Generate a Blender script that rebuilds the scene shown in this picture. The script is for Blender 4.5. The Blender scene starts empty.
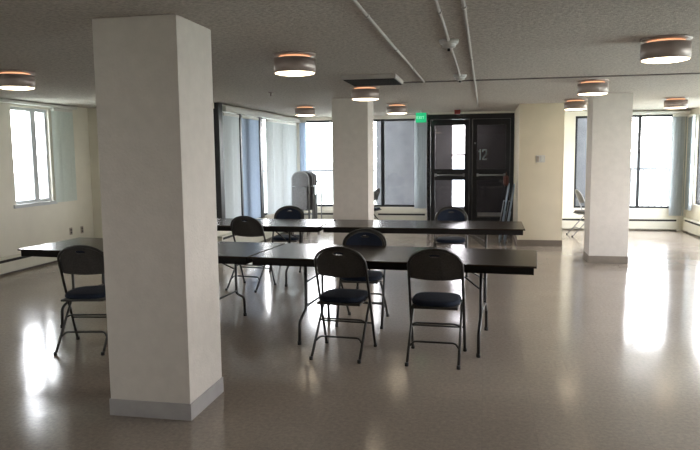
import bpy, bmesh, math, random
from mathutils import Vector, Matrix
random.seed(4)
PI = math.pi
scene = bpy.context.scene
COL = scene.collection
H = 2.40

# ------------------------------------------------------------------ materials
def nodes_of(name):
    m = bpy.data.materials.new(name); m.use_nodes = True
    nt = m.node_tree; b = nt.nodes['Principled BSDF']
    return m, nt, b

def mat(name, col, rough=.5, metal=0., noise=0., nscale=8., bump=0., bscale=200., spec=.5, sheen=0.):
    m, nt, b = nodes_of(name)
    b.inputs['Base Color'].default_value = (*col, 1); b.inputs['Roughness'].default_value = rough
    b.inputs['Metallic'].default_value = metal; b.inputs['Specular IOR Level'].default_value = spec
    if sheen: b.inputs['Sheen Weight'].default_value = sheen
    tc = nt.nodes.new('ShaderNodeTexCoord')
    if noise:
        n = nt.nodes.new('ShaderNodeTexNoise'); n.inputs['Scale'].default_value = nscale; n.inputs['Detail'].default_value = 5
        nt.links.new(tc.outputs['Object'], n.inputs['Vector'])
        r = nt.nodes.new('ShaderNodeValToRGB')
        r.color_ramp.elements[0].position = .3; r.color_ramp.elements[1].position = .7
        r.color_ramp.elements[0].color = (*[max(0, c*(1-noise)) for c in col], 1)
        r.color_ramp.elements[1].color = (*[min(1, c*(1+noise)) for c in col], 1)
        nt.links.new(n.outputs['Fac'], r.inputs['Fac']); nt.links.new(r.outputs['Color'], b.inputs['Base Color'])
    if bump:
        n = nt.nodes.new('ShaderNodeTexNoise'); n.inputs['Scale'].default_value = bscale; n.inputs['Detail'].default_value = 3
        nt.links.new(tc.outputs['Object'], n.inputs['Vector'])
        bp = nt.nodes.new('ShaderNodeBump'); bp.inputs['Strength'].default_value = bump; bp.inputs['Distance'].default_value = .01
        nt.links.new(n.outputs['Fac'], bp.inputs['Height']); nt.links.new(bp.outputs['Normal'], b.inputs['Normal'])
    return m

def emis(name, col, strength):
    m, nt, b = nodes_of(name)
    b.inputs['Base Color'].default_value = (*col, 1)
    b.inputs['Emission Color'].default_value = (*col, 1); b.inputs['Emission Strength'].default_value = strength
    return m

def floor_mat():
    m, nt, b = nodes_of('vinyl_floor'); L = nt.links
    tc = nt.nodes.new('ShaderNodeTexCoord')
    n1 = nt.nodes.new('ShaderNodeTexNoise'); n1.inputs['Scale'].default_value = 38; n1.inputs['Detail'].default_value = 6; n1.inputs['Roughness'].default_value = .75
    n2 = nt.nodes.new('ShaderNodeTexNoise'); n2.inputs['Scale'].default_value = 1.1; n2.inputs['Detail'].default_value = 4
    br = nt.nodes.new('ShaderNodeTexBrick'); br.offset = 0; br.squash = 1
    br.inputs['Scale'].default_value = 1; br.inputs['Brick Width'].default_value = .305; br.inputs['Row Height'].default_value = .305
    br.inputs['Mortar Size'].default_value = .0016; br.inputs['Mortar Smooth'].default_value = .3
    br.inputs['Color1'].default_value = (.285, .238, .195, 1); br.inputs['Color2'].default_value = (.30, .25, .205, 1)
    br.inputs['Mortar'].default_value = (.265, .22, .18, 1)
    for n in (n1, n2, br): L.new(tc.outputs['Object'], n.inputs['Vector'])
    mr = nt.nodes.new('ShaderNodeMapRange'); mr.inputs['From Min'].default_value = .3; mr.inputs['From Max'].default_value = .7
    mr.inputs['To Min'].default_value = .80; mr.inputs['To Max'].default_value = 1.2
    L.new(n1.outputs['Fac'], mr.inputs['Value'])
    mx = nt.nodes.new('ShaderNodeMix'); mx.data_type = 'RGBA'; mx.blend_type = 'MULTIPLY'; mx.inputs[0].default_value = 1
    L.new(br.outputs['Color'], mx.inputs[6]); L.new(mr.outputs['Result'], mx.inputs[7])
    L.new(mx.outputs[2], b.inputs['Base Color'])
    rr = nt.nodes.new('ShaderNodeMapRange'); rr.inputs['From Min'].default_value = .3; rr.inputs['From Max'].default_value = .7
    rr.inputs['To Min'].default_value = .11; rr.inputs['To Max'].default_value = .19
    L.new(n2.outputs['Fac'], rr.inputs['Value']); L.new(rr.outputs['Result'], b.inputs['Roughness'])
    b.inputs['Specular IOR Level'].default_value = .5
    n3 = nt.nodes.new('ShaderNodeTexNoise'); n3.inputs['Scale'].default_value = 5; n3.inputs['Detail'].default_value = 2
    L.new(tc.outputs['Object'], n3.inputs['Vector'])
    bp = nt.nodes.new('ShaderNodeBump'); bp.inputs['Strength'].default_value = .12; bp.inputs['Distance'].default_value = .01
    L.new(n3.outputs['Fac'], bp.inputs['Height']); L.new(bp.outputs['Normal'], b.inputs['Normal'])
    return m

def ceiling_mat():
    m, nt, b = nodes_of('popcorn_ceiling'); L = nt.links
    tc = nt.nodes.new('ShaderNodeTexCoord')
    n1 = nt.nodes.new('ShaderNodeTexNoise'); n1.inputs['Scale'].default_value = 42; n1.inputs['Detail'].default_value = 6; n1.inputs['Roughness'].default_value = .7
    L.new(tc.outputs['Object'], n1.inputs['Vector'])
    r = nt.nodes.new('ShaderNodeValToRGB')
    r.color_ramp.elements[0].position = .35; r.color_ramp.elements[1].position = .65
    r.color_ramp.elements[0].color = (.33, .295, .26, 1); r.color_ramp.elements[1].color = (.56, .51, .455, 1)
    L.new(n1.outputs['Fac'], r.inputs['Fac']); L.new(r.outputs['Color'], b.inputs['Base Color'])
    b.inputs['Roughness'].default_value = .95
    bp = nt.nodes.new('ShaderNodeBump'); bp.inputs['Strength'].default_value = .7; bp.inputs['Distance'].default_value = .012
    L.new(n1.outputs['Fac'], bp.inputs['Height']); L.new(bp.outputs['Normal'], b.inputs['Normal'])
    return m

def glass_mat(name, tint=(1, 1, 1), ior=1.45):
    m = bpy.data.materials.new(name); m.use_nodes = True; nt = m.node_tree; nt.nodes.clear()
    o = nt.nodes.new('ShaderNodeOutputMaterial'); t = nt.nodes.new('ShaderNodeBsdfTransparent'); t.inputs[0].default_value = (*tint, 1)
    g = nt.nodes.new('ShaderNodeBsdfGlossy'); g.inputs['Roughness'].default_value = .02
    f = nt.nodes.new('ShaderNodeFresnel'); f.inputs['IOR'].default_value = ior
    x = nt.nodes.new('ShaderNodeMixShader')
    ge = nt.nodes.new('ShaderNodeNewGeometry'); iv = nt.nodes.new('ShaderNodeMath'); iv.operation = 'SUBTRACT'; iv.inputs[0].default_value = 1
    mu = nt.nodes.new('ShaderNodeMath'); mu.operation = 'MULTIPLY'
    nt.links.new(ge.outputs['Backfacing'], iv.inputs[1]); nt.links.new(iv.outputs[0], mu.inputs[0]); nt.links.new(f.outputs[0], mu.inputs[1])
    nt.links.new(mu.outputs[0], x.inputs[0]); nt.links.new(t.outputs[0], x.inputs[1]); nt.links.new(g.outputs[0], x.inputs[2])
    nt.links.new(x.outputs[0], o.inputs[0]); return m

def vane_mat(name, col, trans=.35):
    m = bpy.data.materials.new(name); m.use_nodes = True; nt = m.node_tree; nt.nodes.clear()
    o = nt.nodes.new('ShaderNodeOutputMaterial'); d = nt.nodes.new('ShaderNodeBsdfDiffuse'); t = nt.nodes.new('ShaderNodeBsdfTranslucent')
    n = nt.nodes.new('ShaderNodeTexNoise'); n.inputs['Scale'].default_value = 30
    r = nt.nodes.new('ShaderNodeValToRGB')
    r.color_ramp.elements[0].color = (*[c*.88 for c in col], 1); r.color_ramp.elements[1].color = (*col, 1)
    tc = nt.nodes.new('ShaderNodeTexCoord'); nt.links.new(tc.outputs['Object'], n.inputs['Vector'])
    nt.links.new(n.outputs['Fac'], r.inputs['Fac'])
    for q in (d, t): nt.links.new(r.outputs['Color'], q.inputs[0])
    x = nt.nodes.new('ShaderNodeMixShader'); x.inputs[0].default_value = trans
    nt.links.new(d.outputs[0], x.inputs[1]); nt.links.new(t.outputs[0], x.inputs[2]); nt.links.new(x.outputs[0], o.inputs[0]); return m

M = dict(
    wall=mat('painted_wall', (.76, .73, .64), .7, noise=.04, nscale=3, bump=.12, bscale=90),
    yellow=mat('cream_wall', (.68, .61, .47), .7, noise=.04, nscale=3, bump=.12, bscale=90),
    pillar=mat('pillar_paint', (.60, .55, .495), .65, noise=.04, nscale=14, bump=.25, bscale=70),
    base=mat('vinyl_base', (.34, .32, .31), .5, noise=.08, nscale=10),
    basebrown=mat('brown_base', (.20, .165, .13), .5, noise=.08, nscale=10),
    floor=floor_mat(), ceil=ceiling_mat(),
    trimg=mat('grey_trim', (.16, .14, .13), .8, noise=.1),
    white=mat('white_enamel', (.62, .62, .58), .45, noise=.03),
    cream=mat('heater_enamel', (.66, .64, .55), .45, noise=.03),
    dark=mat('dark_bronze', (.012, .014, .018), .35, noise=.1),
    black=mat('black_metal', (.01, .01, .012), .4, noise=.1),
    alum=mat('white_aluminium', (.55, .58, .60), .35, noise=.03),
    slot=mat('heater_slot', (.03, .03, .03), .8, noise=.2),
    top=mat('brown_laminate', (.024, .016, .012), .24, noise=.25, nscale=25, spec=.42),
    edge=mat('table_edge', (.010, .008, .007), .75, noise=.1, spec=.2),
    steel=mat('grey_tube', (.06, .058, .055), .35, metal=.6, noise=.1),
    tleg=mat('dark_tube', (.035, .033, .032), .35, metal=.5, noise=.1),
    fabric=mat('navy_fabric', (.004, .010, .026), .9, noise=.35, nscale=90, bump=.3, bscale=300),
    shell=mat('grey_shell', (.045, .041, .037), .6, noise=.3, nscale=90, bump=.2, bscale=250),
    nickel=mat('satin_nickel', (.40, .33, .30), .4, metal=.35, noise=.05),
    cond=mat('conduit_paint', (.42, .39, .36), .6, noise=.05),
    glass=glass_mat('window_glass'), dglass=glass_mat('door_glass', (.9, .88, .9)),
    smokeg=glass_mat('smoked_door_glass', (.45, .45, .48)),
    vane=vane_mat('vertical_vanes', (.50, .54, .56), .25), bvane=vane_mat('blue_vanes', (.34, .42, .54), .24),
    wvane=vane_mat('white_vanes', (.52, .56, .58), .24),
    lvane=vane_mat('pale_green_vanes', (.68, .74, .70), .25),
    concrete=mat('exterior_concrete', (.14, .147, .16), .9, noise=.12, nscale=4, bump=.2, bscale=40),
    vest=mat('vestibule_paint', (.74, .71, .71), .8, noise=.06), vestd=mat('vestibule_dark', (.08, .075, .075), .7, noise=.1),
    rail=mat('railing_paint', (.07, .075, .08), .5, noise=.05),
    ground=mat('distant_ground', (.42, .46, .40), .95, noise=.5, nscale=.04), hill=mat('distant_hill', (.36, .40, .40), .95, noise=.3, nscale=.02),
    plastic=mat('white_plastic', (.55, .54, .52), .4, noise=.03), outlet=mat('outlet_plastic', (.36, .31, .26), .5, noise=.05),
    red=mat('red_plastic', (.25, .02, .015), .4, noise=.1), redcloth=mat('red_brown_cloth', (.09, .035, .03), .9, noise=.3, nscale=40),
    silver=mat('grey_metal', (.26, .265, .27), .4, metal=.3, noise=.08), mesh=mat('grey_seat', (.11, .11, .115), .7, noise=.3, nscale=60),
    bluem=mat('pale_blue_metal', (.32, .40, .50), .4, metal=.2, noise=.08),
    rubber=mat('rubber', (.02, .02, .02), .7, noise=.1),
    digit=mat('white_vinyl_digits', (.45, .55, .60), .5, noise=.05),
    lampglow=emis('lamp_diffuser', (1.0, .82, .58), 6), warmglow=emis('warm_gap_glow', (1.0, .52, .28), 1.0),
    exitg=emis('exit_green', (.015, .42, .17), .9), exitw=emis('exit_letters', (.35, .75, .55), .9),
)

# ------------------------------------------------------------------ mesh helpers
class B:
    def __init__(s): s.bm = bmesh.new(); s.mats = []
    def mi(s, m):
        if m not in s.mats: s.mats.append(m)
        return s.mats.index(m)
    def box(s, x0, x1, y0, y1, z0, z1, m=None, bev=0, rot=None):
        r = bmesh.ops.create_cube(s.bm, size=1)
        mt = Matrix.Translation(((x0+x1)/2, (y0+y1)/2, (z0+z1)/2)) @ (rot or Matrix()) @ Matrix.Diagonal((abs(x1-x0), abs(y1-y0), abs(z1-z0), 1))
        bmesh.ops.transform(s.bm, matrix=mt, verts=r['verts'])
        fs = set(f for v in r['verts'] for f in v.link_faces)
        if m is not None:
            for f in fs: f.material_index = s.mi(m)
        if bev:
            es = list(set(e for v in r['verts'] for e in v.link_edges))
            bmesh.ops.bevel(s.bm, geom=es, offset=bev, segments=2, affect='EDGES', profile=.5)
        return s
    def tube(s, pts, r=.011, seg=8, m=None):
        pts = [Vector(p) for p in pts]; rings = []
        n = len(pts); up = None
        for i, p in enumerate(pts):
            d = (pts[min(i+1, n-1)]-pts[max(i-1, 0)]).normalized()
            if up is None:
                up = Vector((0, 0, 1)) if abs(d.z) < .9 else Vector((0, 1, 0))
            a = d.cross(up).normalized(); b2 = a.cross(d).normalized(); up = b2
            rings.append([s.bm.verts.new(p + (a*math.cos(2*PI*k/seg)+b2*math.sin(2*PI*k/seg))*r) for k in range(seg)])
        fs = []
        for i in range(n-1):
            for k in range(seg):
                fs.append(s.bm.faces.new((rings[i][k], rings[i][(k+1) % seg], rings[i+1][(k+1) % seg], rings[i+1][k])))
        fs.append(s.bm.faces.new(rings[0][::-1])); fs.append(s.bm.faces.new(rings[-1]))
        for f in fs[:-2]: f.smooth = True
        if m is not None:
            for f in fs: f.material_index = s.mi(m)
        return s
    def lathe(s, prof, cx=0, cy=0, seg=32, m=None, smooth=True):
        rings = []
        for (r, z) in prof:
            rings.append([s.bm.verts.new((cx+r*math.cos(2*PI*k/seg), cy+r*math.sin(2*PI*k/seg), z)) for k in range(seg)] if r > 1e-6 else [s.bm.verts.new((cx, cy, z))])
        for a, b2 in zip(rings, rings[1:]):
            for k in range(seg):
                if len(a) == 1 and len(b2) == 1: continue
                vs = (a[0], b2[(k+1) % seg], b2[k]) if len(a) == 1 else ((a[k], a[(k+1) % seg], b2[0]) if len(b2) == 1 else (a[k], a[(k+1) % seg], b2[(k+1) % seg], b2[k]))
                f = s.bm.faces.new(vs); f.smooth = smooth
                if m is not None: f.material_index = s.mi(m)
        return s
    def build(s, name, m=None, parent=None, loc=None, smooth_bev=False):
        bmesh.ops.recalc_face_normals(s.bm, faces=s.bm.faces)
        me = bpy.data.meshes.new(name); s.bm.to_mesh(me); s.bm.free()
        for q in (s.mats or [m]): me.materials.append(q)
        o = bpy.data.objects.new(name, me); COL.objects.link(o)
        if parent: o.parent = parent
        if loc: o.location = loc
        return o

def rnd(pts, rad=.04, n=5):
    """round the corners of a polyline"""
    pts = [Vector(p) for p in pts]; out = [pts[0]]
    for a, b, c in zip(pts, pts[1:], pts[2:]):
        d1 = (a-b); d2 = (c-b); r = min(rad, d1.length*.45, d2.length*.45)
        p, q = b+d1.normalized()*r, b+d2.normalized()*r
        for k in range(n+1):
            t = k/n; out.append(p*(1-t)**2+b*2*t*(1-t)+q*t*t)
    out.append(pts[-1]); return out

def tag(o, label=None, cat=None, group=None, kind=None):
    if label: o['label'] = label
    if cat: o['category'] = cat
    if group: o['group'] = group
    if kind: o['kind'] = kind
    return o
def empty(name, loc=(0, 0, 0), rz=0, label=None, cat=None, group=None):
    o = bpy.data.objects.new(name, None); COL.objects.link(o); o.empty_display_size = .1
    o.location = loc; o.rotation_euler = (0, 0, rz); return tag(o, label, cat, group)
def struct(b, name, m=None, parent=None):
    o = b.build(name, m, parent)
    if not parent: o['kind'] = 'structure'
    return o
CH = {}
def kids(o):
    return [c for c in bpy.data.objects if c.parent is o]
def copy_tree(o, parent=None):
    c = o.copy(); COL.objects.link(c)
    if parent: c.parent = parent
    for k in kids(o): copy_tree(k, c)
    return c

# ------------------------------------------------------------------ room shell
XL, XR, YB, YN = -6.5, 3.95, 14.35, -3.0
SX = -4.08          # glazed side wall
DY = 13.6           # double door plane
W = .16
def wall_x(name, x, sgn, y0, y1, holes, m, parent=None):
    """wall on plane x, thickness outward (sgn); holes = (y0,y1,z0,z1)"""
    b = B(); xa, xb = sorted((x, x+sgn*W)); c = y0
    for (a, d, za, zb) in sorted(holes):
        b.box(xa, xb, c, a, 0, H); b.box(xa, xb, a, d, 0, za); b.box(xa, xb, a, d, zb, H); c = d
    b.box(xa, xb, c, y1, 0, H); return struct(b, name, m)
def wall_y(name, y, sgn, x0, x1, holes, m):
    b = B(); ya, yb = sorted((y, y+sgn*W)); c = x0
    for (a, d, za, zb) in sorted(holes):
        if a > c: b.box(c, a, ya, yb, 0, H)
        if za > 0: b.box(a, d, ya, yb, 0, za)
        b.box(a, d, ya, yb, zb, H); c = d
    b.box(c, x1, ya, yb, 0, H); return struct(b, name, m)

struct(B().box(XL-W, XR+W, YN-W, YB+W, -.2, 0), 'floor', M['floor'])
struct(B().box(XL-W, XR+W, YN-W, YB+W, H, H+.2), 'ceiling', M['ceil'])
LW = (8.33, 9.16, .93, 2.31)
wall_x('wall_left', XL, -1, YN, 10.2, [LW, (-1.2, .6, .80, 2.31)], M['wall'])
struct(B().box(XL-W, SX-.6, 10.2, 10.2+W, 0, H), 'wall_left_far', M['wall'])
struct(B().box(SX-.6-W, SX-W, 9.45, 9.45+W, 0, H).box(SX-.6-W, SX-.6, 9.6, 10.2+W, 0, H), 'wall_left_return', M['wall'])
SW = (9.72, 14.15, .44, 2.31)
wall_x('wall_side', SX, -1, 9.45, YB, [SW], M['wall'])
W2 = (-3.98, -2.75, .44, 2.33); W3 = (-2.42, -1.2, .44, 2.33); W5 = (1.80, 2.25, .44, 2.31); W6 = (2.62, 3.68, .44, 2.31)
wall_y('wall_back_left', YB, 1, SX-W, -1.15, [W2, W3], M['wall'])
struct(B().box(-1.15, -1.15+.03, DY, YB+W, 0, H), 'wall_door_side', M['vest'])
wall_y('wall_back_right', YB, 1, 1.29-W, XR+W, [W5, W6], M['wall'])
RW = (11.2, 13.92, .56, 2.27)
wall_x('wall_right', XR, 1, YN, YB, [RW, (8.0, 9.6, .56, 2.27), (4.4, 6.6, .56, 2.27)], M['wall'])
struct(B().box(XL-W, XR+W, YN-W, YN, 0, H), 'wall_front', M['wall'])
# projecting wall block beside the door
struct(B().box(.565, 1.29, 11.70, YB+W, 0, H), 'wall_block', M['yellow'])
struct(B().box(.555, 1.30, 11.69, YB, 0, .105), 'baseboard_block', M['basebrown'])
struct(B().box(XL, XL+.012, YN, 10.2, 0, .10), 'baseboard_left', M['base'])
struct(B().box(-.92, XR, 7.66, 7.69, H-.012, H), 'trim_1', M['trimg'])

def window(name, axis, c, a0, a1, z0, z1, mulls=(), fm='dark', inset=.05, fw=.045, bars=()):
    """axis 'x': wall plane x=c, spans y a0..a1; axis 'y': plane y=c"""
    fr = B(); t = .06
    def bx(b, p0, p1, q0, q1, off0, off1):
        if axis == 'x': b.box(c+off0, c+off1, p0, p1, q0, q1)
        else: b.box(p0, p1, c+off0, c+off1, q0, q1)
    s = inset
    o0, o1 = (s, s+t) if s > 0 else (s-t, s)
    bx(fr, a0, a1, z0, z0+fw, o0, o1); bx(fr, a0, a1, z1-fw, z1, o0, o1)
    bx(fr, a0, a0+fw, z0+fw, z1-fw, o0, o1); bx(fr, a1-fw, a1, z0+fw, z1-fw, o0, o1)
    f = struct(fr, name, M[fm])
    for mm in mulls:
        p, w = mm; b = B(); bx(b, p-w/2, p+w/2, z0+fw, z1-fw, o0, o1); b.build('mullion', M[fm], f)
    edges = [a0+fw]+[v for p, w in mulls for v in (p-w/2, p+w/2)]+[a1-fw]
    for e0, e1 in zip(edges[::2], edges[1::2]):
        b = B(); mid = (o0+o1)/2; bx(b, e0, e1, z0+fw, z1-fw, mid-.003, mid+.003); b.build('pane', M['glass'], f)
    return f
window('window_1', 'x', XL, LW[0], LW[1], LW[2], LW[3], [(8.85, .11)], 'alum', -.04)
window('window_2', 'y', YB, *W2, [], 'dark', .05)
window('window_3', 'y', YB, *W3, [(-2.17, .07)], 'dark', .05)
window('window_4', 'y', YB, *W5, [], 'dark', .05)
window('window_5', 'y', YB, *W6, [(3.04, .06)], 'dark', .05)
window('window_6', 'x', XR, *RW, [(12.6, .06)], 'dark', .05)
window('window_unseen_7', 'x', XR, 8.0, 9.6, .56, 2.27, [(8.8, .06)], 'dark', .05)  # out of view; added and sized for daylight from the right
window('window_unseen_8', 'x', XR, 4.4, 6.6, .56, 2.27, [(5.5, .06)], 'dark', .05)  # likewise unseen, put in for side light on the nearer room
window('window_9', 'x', SX, *SW, [(11.05, .2), (12.02, .26), (13.1, .06)], 'dark', -.04)
window('window_unseen_10', 'x', XL, -1.2, .6, .80, 2.31, [(-.3, .08)], 'alum', -.04)  # unseen window added to light the front pillar's camera side
# dark door-height post at the near end of the glazed wall
struct(B().box(SX-.02, SX+.07, 9.78, 9.93, .44, H), 'trim_2', M['dark'])
struct(B().box(SX-.02, SX+.085, 10.66, 10.72, .44, 2.30), 'trim_6', M['dark'])
struct(B().box(SX-.02, SX+.085, 11.66, 11.80, .44, 2.30), 'trim_7', M['dark'])
struct(B().box(XL, XL+.03, LW[0]-.06, LW[1]+.06, LW[2]-.05, LW[2]), 'trim_3', M['alum'])
# ------------------------------------------------------------------ vertical blinds
def blind(axis, c, a0, a1, z0, z1, m, label, side, angle=.35, step=.085, rail=True, w=.089, group=None, jit=.12):
    """vertical blind hung just inside plane c; side=+1/-1 gives the room side"""
    yc = (a0+a1)/2
    root = empty('vertical_blind', (c+side*.055, yc, 0) if axis == 'x' else (yc, c+side*.055, 0), 0, label, 'blind', group)
    b = B(); L = a1-a0
    def bx(bb, p0, p1, q0, q1, z0_, z1_):
        if axis == 'x': bb.box(q0, q1, p0, p1, z0_, z1_)
        else: bb.box(p0, p1, q0, q1, z0_, z1_)
    if rail:
        bx(b, -L/2, L/2, -.022, .022, z1-.045, z1); b.build('headrail', M['white'], root)
    v = B(); n = max(1, int(L/step)); st = L/n
    for i in range(n):
        p = -L/2+st*(i+.5); a = angle+random.uniform(-jit, jit)
        dx, dy = math.sin(a)*w/2, math.cos(a)*w/2
        pts = [(-dx, -dy), (-dx*.3+.004, -dy*.35), (dx*.3+.004, dy*.35), (dx, dy)]
        for (q0, p0), (q1, p1) in zip(pts, pts[1:]):
            if axis == 'x': cs = [(q0, p+p0), (q1, p+p1)]
            else: cs = [(p+p0, q0), (p+p1, q1)]
            (xa, ya), (xb, yb) = cs
            vs = [v.bm.verts.new((xa, ya, z0)), v.bm.verts.new((xb, yb, z0)), v.bm.verts.new((xb, yb, z1-.045)), v.bm.verts.new((xa, ya, z1-.045))]
            v.bm.faces.new(vs)
    v.build('vanes', m, root); return root
blind('x', XL, 9.18, 9.66, .90, 2.34, M['lvane'], 'pale green-grey vertical blind drawn aside on the left wall beside its window', 1, angle=.7, step=.075, jit=.45)
blind('x', SX, 9.98, 10.64, .46, 2.26, M['vane'], 'grey-green vertical blind section nearest the dark post of the glazed side wall', 1, angle=.5, group=None)
blind('x', SX, 10.78, 11.62, .46, 2.26, M['bvane'], 'bluish vertical blind section between the two dark window posts', 1, angle=.45)
blind('x', SX, 12.12, 14.1, .46, 2.26, M['wvane'], 'long bright white vertical blind at the far end of the glazed side wall', 1, angle=.6, step=.095, jit=.3)
blind('y', YB, -3.98, -3.85, .46, 2.33, M['bvane'], 'narrow blue-grey gathered blind at the left corner of the back wall', -1, angle=.3, step=.06)
blind('y', YB, -1.46, -1.18, .42, 2.32, M['wvane'], 'narrow gathered vertical blind just left of the black double door', -1, angle=.9, step=.045)
blind('y', YB, 3.62, 3.90, .30, 2.30, M['wvane'], 'gathered grey blind at the right end of the far right window', -1, angle=.6, step=.055, jit=.4)
blind('x', XR, 13.86, 14.2, .44, 2.28, M['wvane'], 'gathered pale blind on the right wall in the far corner', -1, angle=.9, step=.05)
# valance boards
def valance(name, x0, x1, y0, y1, z0, z1, label):
    b = B().box(x0, x1, y0, y1, z0, z1, bev=.006)
    return tag(b.build(name, M['white']), label, 'valance')
valance('valance', SX+.005, SX+.125, 9.95, 14.25, 2.275, 2.36, 'long white valance board above the blinds of the glazed side wall')
valance('valance', XL+.005, XL+.11, 8.0, 9.75, 2.345, 2.385, 'thin valance above the window on the left wall')
valance('valance', 2.35, 3.93, YB-.115, YB-.005, 2.315, 2.365, 'pale valance above the bright window at far right')

# ------------------------------------------------------------------ pillars
def pillar(cx, cy, w, d, label, bm='base'):
    r = empty('pillar', (cx, cy, 0), 0, label, 'pillar', None)
    B().box(-w/2, w/2, -d/2, d/2, 0, H, bev=.004).build('shaft', M['pillar'], r)
    e = .007
    B().box(-w/2-e, w/2+e, -d/2-e, d/2+e, 0, .105, bev=.003).build('baseboard', M[bm], r)
    return r
pillar(-1.995, 3.885, .53, .50, 'big white square pillar closest to the camera with pale grey base')
pillar(-1.925, 9.85, .53, .50, 'square white pillar behind the far tables, left of the black door')
pillar(1.745, 10.25, .53, .50, 'square white pillar standing free on the right side of the room', 'basebrown')

# ------------------------------------------------------------------ baseboard heaters
def heater(axis, c, a0, a1, side, label, h=.25, d=.09):
    L = a1-a0; mid = (a0+a1)/2
    r = empty('baseboard_heater', (c, mid, 0) if axis == 'x' else (mid, c, 0), 0, label, 'heater')
    def bx(b, p0, p1, q0, q1, z0, z1, bev=0):
        q0, q1 = sorted((q0*side, q1*side))
        if axis == 'x': b.box(q0, q1, p0, p1, z0, z1, bev=bev)
        else: b.box(p0, p1, q0, q1, z0, z1, bev=bev)
    b = B(); bx(b, -L/2, L/2, .0, d, h-.022, h); bx(b, -L/2, L/2, d-.012, d, .03, h-.062); bx(b, -L/2, L/2, .0, .012, .02, h-.02)
    b.build('cover', M['cream'], r)
    b = B(); bx(b, -L/2+.04, L/2-.04, .014, d-.02, .05, h-.03); b.build('fins', M['slot'], r)
    for e in (-1, 1):
        b = B(); p = e*(L/2-.02); bx(b, p-.02, p+.02, .0, d+.004, 0, h+.003); b.build('end_cap', M['cream'], r)
    return r
heater('x', XL+.012, 2.0, 9.9, 1, 'long white baseboard heater running along the left wall', .23)
heater('x', SX, 9.7, 14.2, 1, 'low baseboard heater under the blinds of the glazed side wall', .34)
heater('y', YB, -3.95, -2.5, -1, 'baseboard heater under the bright far left window', .33)
heater('y', YB, -2.3, -1.2, -1, 'baseboard heater under the dark window beside the double door', .33)
heater('y', YB, 1.32, 3.8, -1, 'baseboard heater under the far right window', .25)
heater('x', XR, 11.0, 14.2, -1, 'baseboard heater on the right wall at the edge of the photo', .27)

# ------------------------------------------------------------------ double door + vestibule
def box_part(parent, name, m, *a, bev=0): return B().box(*a, bev=bev).build(name, M[m], parent)
door = empty('door_1', (-.29, DY, 0)); door['kind'] = 'structure'
x0, x1 = -.855, .850   # local extents
DH = 2.36
fb = B().box(x0, x0+.07, 0, .10, 0, DH).box(x1-.07, x1, 0, .10, 0, DH).box(x0+.07, x1-.07, 0, .10, DH-.10, DH).box(-.03+.015, .03+.015, .0, .10, 0, DH-.10)
fb.build('door_frame', M['dark'], door)
for k, (a, b_) in enumerate(((x0+.075, -.02), (.05, x1-.075))):
    lf = B(); st = .085
    lf.box(a, a+st, .02, .065, .01, DH-.105).box(b_-st, b_, .02, .065, .01, DH-.105)
    lf.box(a+st, b_-st, .02, .065, .01, .30).box(a+st, b_-st, .02, .065, 1.05, 1.27).box(a+st, b_-st, .02, .065, DH-.22, DH-.105)
    leaf = lf.build('door_leaf', M['dark'], door)
    g = 'dglass' if k == 0 else 'smokeg'
    box_part(leaf, 'pane', g, a+st, b_-st, .040, .046, .30, 1.05)
    box_part(leaf, 'pane', g, a+st, b_-st, .040, .046, 1.27, DH-.22)
    pb = B().tube([(a+.10, -.035, 1.15), (b_-.10, -.035, 1.15)], .016, 10)
    pb.box(a+.08, a+.12, -.04, .02, 1.12, 1.18).box(b_-.12, b_-.08, -.04, .02, 1.12, 1.18)
    pb.build('push_bar', M['silver'], leaf)
    if k == 1:
        box_part(leaf, 'kick_plate', 'silver', a+st+.02, b_-st-.02, .010, .0195, .32, .40)
        # the number 12 lettered on the pane
        n = B(); y0_, y1_ = .030, .0395; ox, oz = a+st+.05, 1.45
        n.box(ox, ox+.026, y0_, y1_, oz, oz+.21).box(ox-.022, ox, y0_, y1_, oz+.155, oz+.18)
        def seg(*q): n.box(ox+q[0], ox+q[1], y0_, y1_, oz+q[2], oz+q[3])
        seg(.055, .145, .185, .21); seg(.12, .145, .115, .185); seg(.055, .145, 0, .025); seg(.050, .076, .155, .185)
        for i in range(7):
            t = i/6; seg(.057+t*.062, .083+t*.062, .02+t*.09, .045+t*.095)
        n.build('number_12', M['digit'], leaf)
        sp = B().lathe([(0, -.006), (.018, -.004), (.018, .004), (0, .006)], seg=16); o = sp.build('lock_cylinder', M['silver'], leaf)
        o.location = (a+.045, .012, 1.78); o.rotation_euler = (PI/2, 0, 0)
struct(B().box(-1.15, .57, DY, DY+.1, DH+.001, H), 'trim_4', M['wall'])
# vestibule beyond the door
VY = 15.6
struct(B().box(-1.32, -1.15, YB+W, VY, -.1, H+.2).box(.565, .72, YB+W, VY, -.1, H+.2), 'wall_vestibule_sides', M['vest'])
struct(B().box(-1.15, .565, YB+W, VY, -.2, 0), 'floor_vestibule', M['vest'])
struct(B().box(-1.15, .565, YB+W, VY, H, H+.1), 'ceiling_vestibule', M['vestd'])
cw = B()
cw.box(-2.50, -.735, VY, VY+.15, -.4, H+.3).box(-.455, 2.45, VY, VY+.15, -.4, H+.3)
cw.box(-.735, -.455, VY, VY+.15, -.4, .35).box(-.735, -.455, VY, VY+.15, 2.24, H+.3)
cw.box(-.735, -.455, VY, VY+.15, 1.52, 1.57).box(-.735, -.455, VY, VY+.15, .98, 1.16)
struct(cw, 'wall_outside', M['concrete'])
struct(B().box(-.42, .56, VY-.03, VY-.005, 0, H), 'trim_5', M['vestd'])

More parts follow.
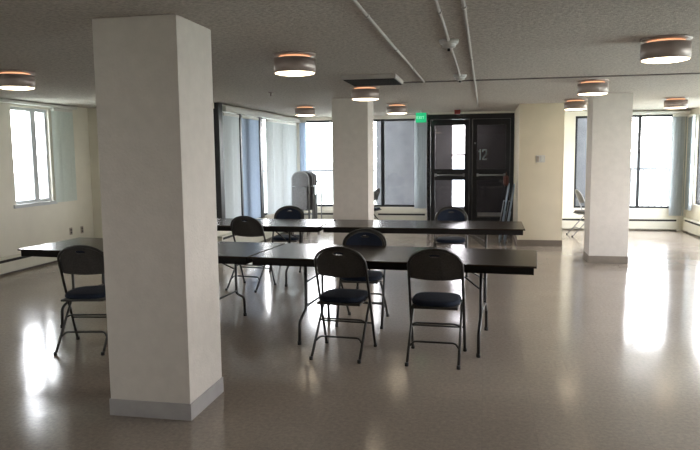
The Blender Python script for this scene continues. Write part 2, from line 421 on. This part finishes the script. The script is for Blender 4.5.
# ------------------------------------------------------------------ ceiling lamps
def make_lamp(label):
    r = empty('ceiling_lamp', (0, 0, H), 0, label, 'ceiling light', 'round drum ceiling lights')
    B().lathe([(0, 0), (.172, 0), (.172, -.010), (.16, -.016), (0, -.016)], seg=40).build('ceiling_plate', M['nickel'], r)
    B().lathe([(.10, -.016), (.13, -.022), (.13, -.036), (.10, -.038)], seg=32).build('upper_glow', M['warmglow'], r)
    B().lathe([(.164, -.036), (.168, -.036), (.168, -.150), (.162, -.150), (.162, -.040), (.10, -.040)], seg=40).build('drum', M['nickel'], r)
    B().lathe([(.161, -.143), (.157, -.153), (.125, -.160), (.06, -.164), (0, -.165)], seg=40).build('diffuser', M['lampglow'], r)
    return r
LAMPS = [(-1.51, 5.30, 'drum ceiling light just right of the big front pillar, largest in the room'),
    (1.27, 5.28, 'large drum ceiling light at the upper right edge of the photo'),
    (-4.34, 5.66, 'drum ceiling light cut by the left edge of the photo'),
    (-1.42, 8.05, 'drum ceiling light directly under the ceiling vent, before the middle pillar'),
    (-2.97, 11.0, 'small far drum ceiling light before the bright far left window'),
    (-1.42, 11.05, 'small far drum ceiling light just left of the green exit sign'),
    (1.20, 8.15, 'drum ceiling light in front of the top of the right pillar'),
    (1.37, 11.0, 'small far drum ceiling light beside the end of the cream wall block'),
    (2.87, 11.2, 'small far drum ceiling light before the bright far right window')]
lamp0 = make_lamp(LAMPS[0][2])
for i, (x, y, lab) in enumerate(LAMPS):
    o = lamp0 if i == 0 else copy_tree(lamp0)
    o.location = (x, y, H); o['label'] = lab

# ------------------------------------------------------------------ ceiling fittings
def conduit(x, y0, y1, label, joints=()):
    b = B().tube([(x, y0, H-.0095), (x, y1, H-.0095)], .010, 8)
    r = tag(b.build('conduit', M['cond']), label, 'conduit', None)
    for j in joints:
        c = B().tube([(x, j-.02, H-.0095), (x, j+.02, H-.0095)], .014, 8).build('coupling', M['cond'], r)
    return r
conduit(-.675, -2.9, 7.62, 'leftmost of the three ceiling conduits, ending just right of the ceiling vent', (3.9, 5.2, 6.4))
conduit(-.26, -2.9, 7.05, 'middle ceiling conduit that links the two smoke detectors', (3.9,))
conduit(-.12, -2.9, 12.2, 'rightmost ceiling conduit with nothing mounted on it', (3.8, 5.9))
def detector(x, y, s, label):
    r = empty('smoke_detector', (x, y, H), 0, label, 'smoke detector', None)
    B().lathe([(0, 0), (.075*s, 0), (.075*s, -.012), (.068*s, -.03), (0, -.03)], seg=28).build('base_plate', M['plastic'], r)
    B().lathe([(.055*s, -.030), (.050*s, -.052), (.025*s, -.060), (0, -.060)], seg=24).build('sensor_cap', M['plastic'], r)
    B().lathe([(0, -.058), (.012*s, -.060), (.012*s, -.078), (0, -.080)], seg=12).build('sensor_tip', M['black'], r)
    return r
detector(-.26, 4.93, .93, 'white smoke detector nearer the camera on the middle conduit')
detector(-.26, 7.12, .9, 'white smoke detector at the far end of the middle conduit')
r = empty('sprinkler_head', (-2.72, 8.40, H+.003), 0, 'small dull fire sprinkler head left of the ceiling vent', 'sprinkler')
B().lathe([(0, 0), (.04, 0), (.035, -.012), (0, -.012)], seg=20).build('escutcheon', M['nickel'], r)
B().tube([(0, 0, -.012), (0, 0, -.05)], .012, 8).build('body', M['nickel'], r)
B().lathe([(0, -.05), (.03, -.05), (.03, -.054), (0, -.054)], seg=14).build('deflector', M['nickel'], r)
r = empty('alarm_strobe', (-.50, 12.55, H), 0, 'small dark red alarm fitting above the black double door', 'alarm')
B().box(-.055, .055, -.04, .04, -.10, -.02, bev=.008).build('housing', M['red'], r)
B().box(-.03, .03, -.03, .03, -.02, 0).build('mount', M['plastic'], r)
r = empty('ceiling_vent', (-1.17, 7.12, H), 0, 'boxy ceiling vent with dark underside in front of the middle pillar', 'vent')
B().box(-.28, .28, -.30, .36, -.045, 0, bev=.006).build('housing', M['cond'], r)
b = B().box(-.265, .265, -.285, .345, -.049, -.0455)
for i in range(10): b.box(-.26, .26, -.28+i*.062, -.28+i*.062+.03, -.056, -.0495)
b.build('grille', M['slot'], r)
# exit sign
r = empty('exit_sign', (-1.2, 12.9, H), 0, 'green lit exit sign hanging left of the black double door', 'exit sign')
B().box(-.02, .02, -.02, .02, -.04, 0).build('mount', M['plastic'], r)
B().box(-.10, .10, -.022, .022, -.225, -.04, bev=.006).build('housing', M['exitg'], r)
t = B(); s_ = .036; hz = -.155
def lt(ox, segs):
    for (a, b2, c2, d) in segs: t.box(ox+a, ox+b2, -.0265, -.0225, hz+c2, hz+d)
lt(-.082, [(0, .007, 0, .05), (.007, .030, 0, .007), (.007, .026, .0215, .0285), (.007, .030, .043, .05)])
for k in range(8):
    u = k/7*.026; lt(-.040, [(u, u+.008, k/7*.043, k/7*.043+.008), (.026-u, .034-u, k/7*.043, k/7*.043+.008)])
lt(.008, [(0, .007, 0, .05)]); lt(.028, [(0, .034, .043, .05), (.0135, .0205, 0, .043)])
t.build('exit_lettering', M['exitw'], r)

# ------------------------------------------------------------------ wall fittings
r = empty('thermostat', (.915, 11.70, 1.48), 0, 'small grey switch and thermostat plate on the cream wall block', 'wall plate')
B().box(-.075, .075, -.012, 0, -.06, .06, bev=.003).build('plate', M['plastic'], r)
B().box(-.06, -.02, -.03, -.012, -.05, .045, bev=.004).build('controller', M['outlet'], r)
B().box(.012, .05, -.02, -.012, -.04, .04, bev=.002).build('switch', M['white'], r)
for y, z, lab in ((9.56, .41, 'small outlet plate on the left wall, the paler one nearer the window'), (9.86, .40, 'dark outlet plate low on the left wall by the corner')):
    r = empty('wall_outlet', (XL, y, z), 0, lab, 'outlet')
    B().box(0, .008, -.035, .035, -.058, .058, bev=.002).build('plate', M['outlet'], r)
    B().box(.008, .013, -.016, .016, .008, .036).box(.008, .013, -.016, .016, -.036, -.008).build('sockets', M['black'], r)

# ------------------------------------------------------------------ folding tables
TL, TD, TZ = 2.35, .89, .74
def make_table():
    r = empty('folding_table', (0, 0, 0))
    B().box(-TL/2, TL/2, -TD/2, TD/2, TZ-.016, TZ, bev=.005).build('tabletop', M['top'], r)
    a = B(); i = .022; h0, h1 = TZ-.070, TZ-.0165
    a.box(-TL/2+i, TL/2-i, -TD/2+i, -TD/2+i+.02, h0, h1).box(-TL/2+i, TL/2-i, TD/2-i-.02, TD/2-i, h0, h1)
    a.box(-TL/2+i, -TL/2+i+.02, -TD/2+i+.02, TD/2-i-.02, h0, h1).box(TL/2-i-.02, TL/2-i, -TD/2+i+.02, TD/2-i-.02, h0, h1)
    a.build('apron', M['edge'], r)
    for s in (-1, 1):
        x = s*(TL/2-.43)
        for t in (-1, 1):
            pts = rnd([(x, t*.23, TZ-.02), (x, t*.23, .27), (x, t*.40, .19), (x, t*.415, .0)], .035)
            B().tube(pts, .0135, 10).build('leg', M['tleg'], r)
            B().lathe([(0, 0), (.017, 0), (.017, .03), (0, .03)], x, t*.415, 12).build('foot_cap', M['rubber'], r)
        for z in (.29, TZ-.04): B().tube([(x, -.23, z), (x, .23, z)], .010, 8).build('crossbar', M['tleg'], r)
        for t in (-1, 1):
            B().tube(rnd([(x, t*.23, .50), (x-s*.16, t*.14, .60), (x-s*.34, t*.05, TZ-.03)], .06), .007, 8).build('brace', M['tleg'], r)
    return r
TR = math.radians(-4.3); c_, s_ = math.cos(TR), math.sin(TR)
tables = [(-.745, 5.675, TR, 'brown folding table in the nearer row, right one, with two chairs on its near side'),
    (-.75-2.362*c_, 5.675-2.362*s_, TR, 'folding table in the nearer row, left one, passing behind the big front pillar'),
    (-.72, 8.10, math.radians(-.4), 'brown folding table in the farther row, the right one'),
    (-.72-2.375, 8.13, math.radians(-.8), 'folding table in the farther row, left one, reflecting the side windows')]
table0 = make_table()
for i, (x, y, rz, lab) in enumerate(tables):
    o = table0 if i == 0 else copy_tree(table0)
    o.location = (x, y, 0); o.rotation_euler = (0, 0, rz); tag(o, lab, 'table', 'folding tables set in two rows')

# ------------------------------------------------------------------ folding chairs
# local frame: sitter faces +Y; side tube runs from front foot up to the back
FY, RY = .21, -.26
def side_y(z): return FY+(z/.875)*(-.135-FY)
HW = .20
def arch_outline(w, zb, zt, zs, n=14):
    """closed outline in (u, z): flat-ish bottom, elliptical top"""
    pts = []
    for k in range(n+1):
        a = PI*k/n; pts.append((w*math.cos(a), zs+(zt-zs)*math.sin(a)))
    m = 6
    for k in range(1, m):
        u = -w+2*w*k/m; pts.append((u, zb-.012*(1-(u/w)**2)))
    pts.insert(n+1, (-w, zb)); pts.append((w, zb))
    return pts
def back_panel(w, zb, zt, zs, off, thick, fm, hole=True, yf=side_y, curve=.03):
    bm = bmesh.new()
    def loop(pts):
        vs = [bm.verts.new((u, 0, z)) for u, z in pts]
        return [bm.edges.new((vs[i], vs[(i+1) % len(vs)])) for i in range(len(vs))]
    es = loop(arch_outline(w, zb, zt, zs))
    if hole:
        hz = zt-.034; hp = []
        for k in range(9): a = PI*k/8; hp.append((.042*math.cos(a), hz-.006+.013*math.sin(a)))
        for k in range(1, 8): a = PI+PI*k/8; hp.append((.042*math.cos(a), hz-.006+.012*math.sin(a)))
        es += loop(hp)
    bmesh.ops.triangle_fill(bm, edges=es, use_beauty=True)
    bmesh.ops.recalc_face_normals(bm, faces=bm.faces)
    r = bmesh.ops.extrude_face_region(bm, geom=bm.faces[:])
    vs = [g for g in r['geom'] if isinstance(g, bmesh.types.BMVert)]
    for v in vs: v.co.y += thick
    for v in bm.verts:
        u = v.co.x; v.co.y += yf(v.co.z)+off+curve*(u/w)**2-curve*.5
    b = B(); b.bm.free(); b.bm = bm
    return b
def pad(w, d, z, cy, thick, m_name, name, parent, front_round=.05):
    """seat cushion: rounded in plan, domed"""
    n = 32; bm = bmesh.new(); rings = []
    def outline(sc, zz, sh=0):
        out = []
        for k in range(n):
            a = 2*PI*k/n; e = 3.2
            cx, sy = math.cos(a), math.sin(a)
            q = (abs(cx)**e+abs(sy)**e)**(-1/e)
            x = w/2*q*cx; y = d/2*q*sy
            x *= 1+.04*(y/(d/2))
            out.append(bm.verts.new((x*sc, cy+y*sc, zz)))
        return out
    prof = [(.93, z), (1.0, z+thick*.25), (1.0, z+thick*.6), (.95, z+thick*.9), (.80, z+thick), (.4, z+thick*1.08)]
    for sc, zz in prof: rings.append(outline(sc, zz))
    for a, b2 in zip(rings, rings[1:]):
        for k in range(n):
            f = bm.faces.new((a[k], a[(k+1) % n], b2[(k+1) % n], b2[k])); f.smooth = True
    bm.faces.new(rings[0][::-1]); f = bm.faces.new(rings[-1]); f.smooth = True
    b = B(); b.bm.free(); b.bm = bm
    return b.build(name, M[m_name], parent)
def make_chair(fab='fabric', shell='shell', tubem='steel'):
    r = empty('folding_chair')
    # one continuous tube: front foot - up - arch over the back - down to the other front foot
    zt, zs = .875, .74
    pts = [(HW+.012, FY, 0), (HW+.010, side_y(.42), .42), (HW+.006, side_y(zs), zs)]
    for k in range(1, 14):
        a = PI*k/14; z = zs+(zt-zs)*math.sin(a); pts.append(((HW+.006)*math.cos(a), side_y(z)-.012*math.sin(a), z))
    pts += [(-HW-.006, side_y(zs), zs), (-HW-.010, side_y(.42), .42), (-HW-.012, FY, 0)]
    B().tube(pts, .0115, 8).build('back_frame', M[tubem], r)
    back_panel(HW-.004, .635, .865, .735, -.012, .010, None).build('backrest', M[shell], r)
    back_panel(HW-.022, .65, .848, .732, -.0015, .016, None).build('back_cushion', M[fab], r)
    pad(.375, .40, .437, .035, .042, fab, 'seat', r)
    B().box(-.178, .178, -.155, .22, .418, .4365, bev=.006).build('seat_pan', M[shell], r)
    for s in (-1, 1):
        B().tube(rnd([(s*(HW-.010), .13, .425), (s*(HW-.008), .06, .36), (s*(HW-.006), RY, 0)], .05), .0105, 8).build('leg', M[tubem], r)
        B().lathe([(0, 0), (.0145, 0), (.0145, .025), (0, .025)], s*(HW-.006), RY, 10).build('foot_cap', M['rubber'], r)
        B().lathe([(0, 0), (.015, 0), (.015, .025), (0, .025)], s*(HW+.012), FY, 10).build('foot_cap', M['rubber'], r)
        B().tube([(s*(HW-.004), side_y(.46), .46), (s*(HW-.03), -.02, .425)], .008, 6).build('hinge', M[tubem], r)
    def leg_y(z): return RY+(z/.36)*(.06-RY)
    for z, w, dz in ((.155, HW-.012, .03), (.275, HW-.011, .015)):
        y = leg_y(z)
        B().tube(rnd([(-w, leg_y(z-dz), z-dz), (-w+.03, y, z), (w-.03, y, z), (w, leg_y(z-dz), z-dz)], .02), .008, 8).build('stretcher', M[tubem], r)
    z = .22; y = side_y(z); w = HW+.010
    B().tube([(-w, y, z), (w, y, z)], .008, 8).build('stretcher', M[tubem], r)
    return r
chairs = [
    (-1.105, 5.175, -4, 'dark folding chair at the nearer row, left of the pair seen from behind', 'chairs at the nearer table row'),
    (-.36, 5.15, -2, 'dark folding chair at the nearer row, right of the pair seen from behind', 'chairs at the nearer table row'),
    (-3.25, 4.99, 10, 'folding chair with blue seat half hidden by the left side of the big front pillar', 'chairs at the nearer table row'),
    (-1.12, 6.15, 179, 'navy folding chair on the far side of the nearer row, facing the camera', 'chairs at the nearer table row'),
    (-2.76, 7.60, -9, 'folding chair turned slightly, standing between the two table rows', 'chairs at the farther table row'),
    (-2.67, 8.87, 182, 'navy folding chair behind the farther row, in front of the stacked chairs', 'chairs at the farther table row'),
    (-.43, 8.88, 181, 'navy folding chair behind the farther row, in front of the black door', 'chairs at the farther table row'),
    (1.86, 13.30, -82, 'folding chair with grey tubes and glare-paled back by the far wall, half hidden by the right free-standing pillar', None),
    (-2.30, 13.72, 80, 'folding chair by the dark window, half hidden by the middle pillar', None)]
chair0 = make_chair(); pale0 = make_chair('shell', 'mesh', 'silver')  # paler chair: light tubes its own, glare painted into the back's colour
for i, (x, y, rz, lab, g) in enumerate(chairs):
    o = chair0 if i == 0 else (pale0 if i == 7 else copy_tree(chair0))
    o.location = (x, y, 0); o.rotation_euler = (0, 0, math.radians(rz)); tag(o, lab, 'chair')
    if g: o['group'] = g

# ------------------------------------------------------------------ folded chairs
def make_folded(seatm, tubem):
    """folded flat, standing on its feet, front towards -Y; thickness about 7 cm"""
    r = empty('folded_chair'); HT = 1.04
    zs = .89
    pts = [(HW, .0, 0), (HW, 0, zs)]
    for k in range(1, 12):
        a = PI*k/12; pts.append((HW*math.cos(a), 0, zs+(HT-zs)*math.sin(a)))
    pts += [(-HW, 0, zs), (-HW, 0, 0)]
    B().tube(pts, .0115, 8).build('back_frame', M[tubem], r)
    back_panel(HW-.012, .74, HT-.012, zs, -.012, .014, None, yf=lambda z: 0., curve=.016).build('backrest', M[seatm], r)
    B().box(-.172, .172, -.045, -.018, .24, .73, bev=.012).build('seat', M[seatm], r)
    for s in (-1, 1):
        B().tube([(s*(HW-.026), .018, .02), (s*(HW-.026), .012, .56)], .010, 8).build('leg', M[tubem], r)
    for z in (.14, .24): B().tube([(-HW+.026, .017, z), (HW-.026, .017, z)], .008, 8).build('stretcher', M[tubem], r)
    return r
# chair cart in the far left corner
cart = empty('chair_cart', (-3.70, 13.60, 0), math.radians(-12), 'low chair cart under the upright stack in the far left corner', 'cart')
cb = B().box(-.25, .25, -.28, .28, .17, .199, bev=.004)
cb.build('deck', M['silver'], cart)
B().tube(rnd([(-.22, .32, .18), (-.22, .32, 1.02), (.22, .32, 1.02), (.22, .32, .18)], .06), .013, 8).build('handle', M['silver'], cart)
for sx in (-1, 1):
    for sy in (-1, 1):
        b = B().tube([(sx*.19-.015, sy*.25, .06), (sx*.19+.015, sy*.25, .06)], .06, 16)
        w_ = b.build('caster', M['rubber'], cart)
        B().box(sx*.19-.025, sx*.19-.018, sy*.25-.02, sy*.25+.02, .05, .17).box(sx*.19+.018, sx*.19+.025, sy*.25-.02, sy*.25+.02, .05, .17).build('fork', M['silver'], w_)
fold0 = make_folded('mesh', 'silver')
labs = ['pale grey folded chair standing upright on the cart, front of the stack', 'second grey folded chair on the cart, offset to the right behind the front one',
        'pale grey folded chair on the cart, one of those hidden in the stack', 'pale grey folded chair on the cart, one of those hidden in the stack', 'pale grey folded chair on the cart, one of those hidden in the stack']
ca, sa = math.cos(math.radians(-12)), math.sin(math.radians(-12))
for i in range(4):
    o = fold0 if i == 0 else copy_tree(fold0)
    lx, ly = (-.03+(.045 if i else 0)), -.15+i*.085
    o.location = (-3.70+lx*ca-ly*sa, 13.60+lx*sa+ly*ca, .20+.035*(i == 0)-.035*(i == 0)); o.rotation_euler = (0, 0, math.radians(-12))
    tag(o, labs[i], 'chair', 'folded chairs on the cart')
# folded chairs leaning on the side of the wall block, edge on to the camera
lean = make_folded('dark', 'bluem')
for i in range(2):
    o = lean if i == 0 else copy_tree(lean)
    # folded chair turned to face -X, tipped towards the block
    tilt = math.radians(9)
    # local +Y -> world +X
    R = Matrix.Rotation(tilt, 4, 'Y') @ Matrix.Rotation(-PI/2, 4, 'Z')
    o.rotation_mode = 'XYZ'; o.matrix_world = Matrix.Translation((.545-.012-1.0*math.sin(tilt)+.0-i*.085-.02, 12.25+i*.1, .004)) @ R
    tag(o, ('folded chair with blue-grey tubes leaning directly against the side of the wall block', 'outer folded chair leaning beside the black door, nearer the doorway')[i], 'chair', 'folded chairs leaning by the door')
r = empty('cloth_bag', (.375, 12.22, .985), 0, 'small red-brown cloth bag hung over the leaning folded chairs', 'bag')
b = B(); b.box(-.045, .045, -.09, .09, .02, .20, bev=.03); b.build('bag_body', M['redcloth'], r)
B().tube(rnd([(0, -.06, .18), (0, -.05, .26), (0, .05, .26), (0, .06, .18)], .04), .006, 6).build('handle', M['redcloth'], r)

# ------------------------------------------------------------------ outside
struct(B().box(-7.5, SX-W, 10.4, 16.0, -.35, -.12).box(SX-W, -2.52, YB+W, 15.9, -.35, -.12), 'floor_balcony_left', M['concrete'])
struct(B().box(2.47, 6.0, YB+W, 15.9, -.35, -.12).box(-2.5, 2.45, YB+W, VY, -.35, -.21), 'floor_balcony_right', M['concrete'])
struct(B().box(-2.9, 2.6, YB+W, VY+.15, H+.3, H+.45), 'ceiling_added_slab', M['concrete'])  # unseen slab added to shade the outside wall from the sky
def railing(x0, x1, y, label):
    r = empty('balcony_railing', ((x0+x1)/2, y, -.12), 0, label, 'railing'); L = x1-x0
    B().box(-L/2, L/2, -.025, .025, 1.30, 1.345).build('top_rail', M['rail'], r)
    B().box(-L/2, L/2, -.015, .015, .14, .17).build('bottom_rail', M['rail'], r)
    n = int(L/.13)
    for i in range(n+1):
        x = -L/2+.012+(L-.024)*i/n
        B().box(x-.009, x+.009, -.009, .009, .17 if i % 6 else 0, 1.30).build('baluster', M['rail'], r)
    return r
railing(-6.6, -2.55, 15.7, 'pale balcony railing outside the far left window')
railing(2.5, 5.9, 15.7, 'pale balcony railing outside the far right window')
struct(B().box(-400, 400, -300, 700, -18.2, -18), 'ground', M['ground'])
b = B()
for (cx, cy, rx, ry, hh) in ((-150, 420, 180, 60, 16), (60, 460, 200, 60, 20), (250, 400, 160, 60, 15), (-330, 250, 80, 200, 17)):
    n = 24; prof = [(1, 0), (.8, .25), (.55, .6), (.3, .9), (0, 1)]; rings = []
    for (q, z) in prof:
        rings.append([b.bm.verts.new((cx+rx*q*math.cos(2*PI*k/n), cy+ry*q*math.sin(2*PI*k/n), -18+hh*z)) for k in range(n)] if q else [b.bm.verts.new((cx, cy, -18+hh))])
    for a, c in zip(rings, rings[1:]):
        for k in range(n):
            b.bm.faces.new((a[k], a[(k+1) % n], c[(k+1) % n], c[k]) if len(c) > 1 else (a[k], a[(k+1) % n], c[0]))
struct(b, 'hills', M['hill'])

# ------------------------------------------------------------------ world: bright overcast sky
w = bpy.data.worlds.new('World'); scene.world = w; w.use_nodes = True; nt = w.node_tree
bg = nt.nodes['Background']; tc = nt.nodes.new('ShaderNodeTexCoord'); sp = nt.nodes.new('ShaderNodeSeparateXYZ')
nt.links.new(tc.outputs['Generated'], sp.inputs[0])
rp = nt.nodes.new('ShaderNodeValToRGB'); rp.color_ramp.elements[0].position = 0; rp.color_ramp.elements[1].position = .6
rp.color_ramp.elements[0].color = (1, .985, .97, 1); rp.color_ramp.elements[1].color = (.84, .90, 1, 1)
nt.links.new(sp.outputs['Z'], rp.inputs['Fac']); nt.links.new(rp.outputs['Color'], bg.inputs['Color'])
bg.inputs['Strength'].default_value = 17

# daylight portals help sampling of the seen and the added windows
def portal(loc, rot, sx, sy):
    l = bpy.data.lights.new('window_portal', 'AREA'); l.shape = 'RECTANGLE'; l.size = sx; l.size_y = sy; l.cycles.is_portal = True
    o = bpy.data.objects.new('window_portal', l); COL.objects.link(o); o.location = loc; o.rotation_euler = rot
for (a0, a1, z0, z1) in (RW, (8.0, 9.6, .56, 2.27), (4.4, 6.6, .56, 2.27)):
    portal((XR+W+.02, (a0+a1)/2, (z0+z1)/2), (0, PI/2, 0), z1-z0, a1-a0)
for (a0, a1, z0, z1) in (LW, (-1.2, .6, .80, 2.31)): portal((XL-W-.02, (a0+a1)/2, (z0+z1)/2), (0, -PI/2, 0), z1-z0, a1-a0)
l = bpy.data.lights.new('vestibule_fill', 'AREA'); l.size = .3; l.energy = 15; l.color = (1, .92, .84)  # added fill, no fitting modelled; brightens the view through the door panes
lo = bpy.data.objects.new('vestibule_fill', l); COL.objects.link(lo); lo.location = (-.3, 15.0, H-.02)
portal((SX-W-.02, (SW[0]+SW[1])/2, 1.37), (0, -PI/2, 0), 1.87, SW[1]-SW[0])
for (a0, a1, z0, z1) in (W2, W3, W5, W6): portal(((a0+a1)/2, YB+W+.02, (z0+z1)/2), (-PI/2, 0, 0), a1-a0, z1-z0)

# ------------------------------------------------------------------ camera
f_px, pitch, yaw, roll = 668.394, .1062998, .1991243, -.0105458
cd = bpy.data.cameras.new('camera'); cam = bpy.data.objects.new('camera', cd); COL.objects.link(cam); scene.camera = cam
cd.sensor_width = 36; cd.lens = f_px/700*36; cd.clip_end = 2000; cd.clip_start = .05
F = Vector((-math.sin(yaw)*math.cos(pitch), math.cos(yaw)*math.cos(pitch), -math.sin(pitch)))
R = Vector((math.cos(yaw), math.sin(yaw), 0)); U = R.cross(F)
R2 = R*math.cos(roll)+U*math.sin(roll); U2 = -R*math.sin(roll)+U*math.cos(roll)
mw = Matrix((R2, U2, -F)).transposed().to_4x4(); mw.translation = (0, 0, 1.6)
cam.matrix_world = mw

vs = scene.view_settings
vs.view_transform = 'Standard'; vs.look = 'None'; vs.gamma = 1; vs.use_curve_mapping = False; vs.exposure = .1
scene.cycles.max_bounces = 14; scene.cycles.diffuse_bounces = 8; scene.cycles.transparent_max_bounces = 16
scene.cycles.use_denoising = True
scene.cycles.sample_clamp_indirect = 8
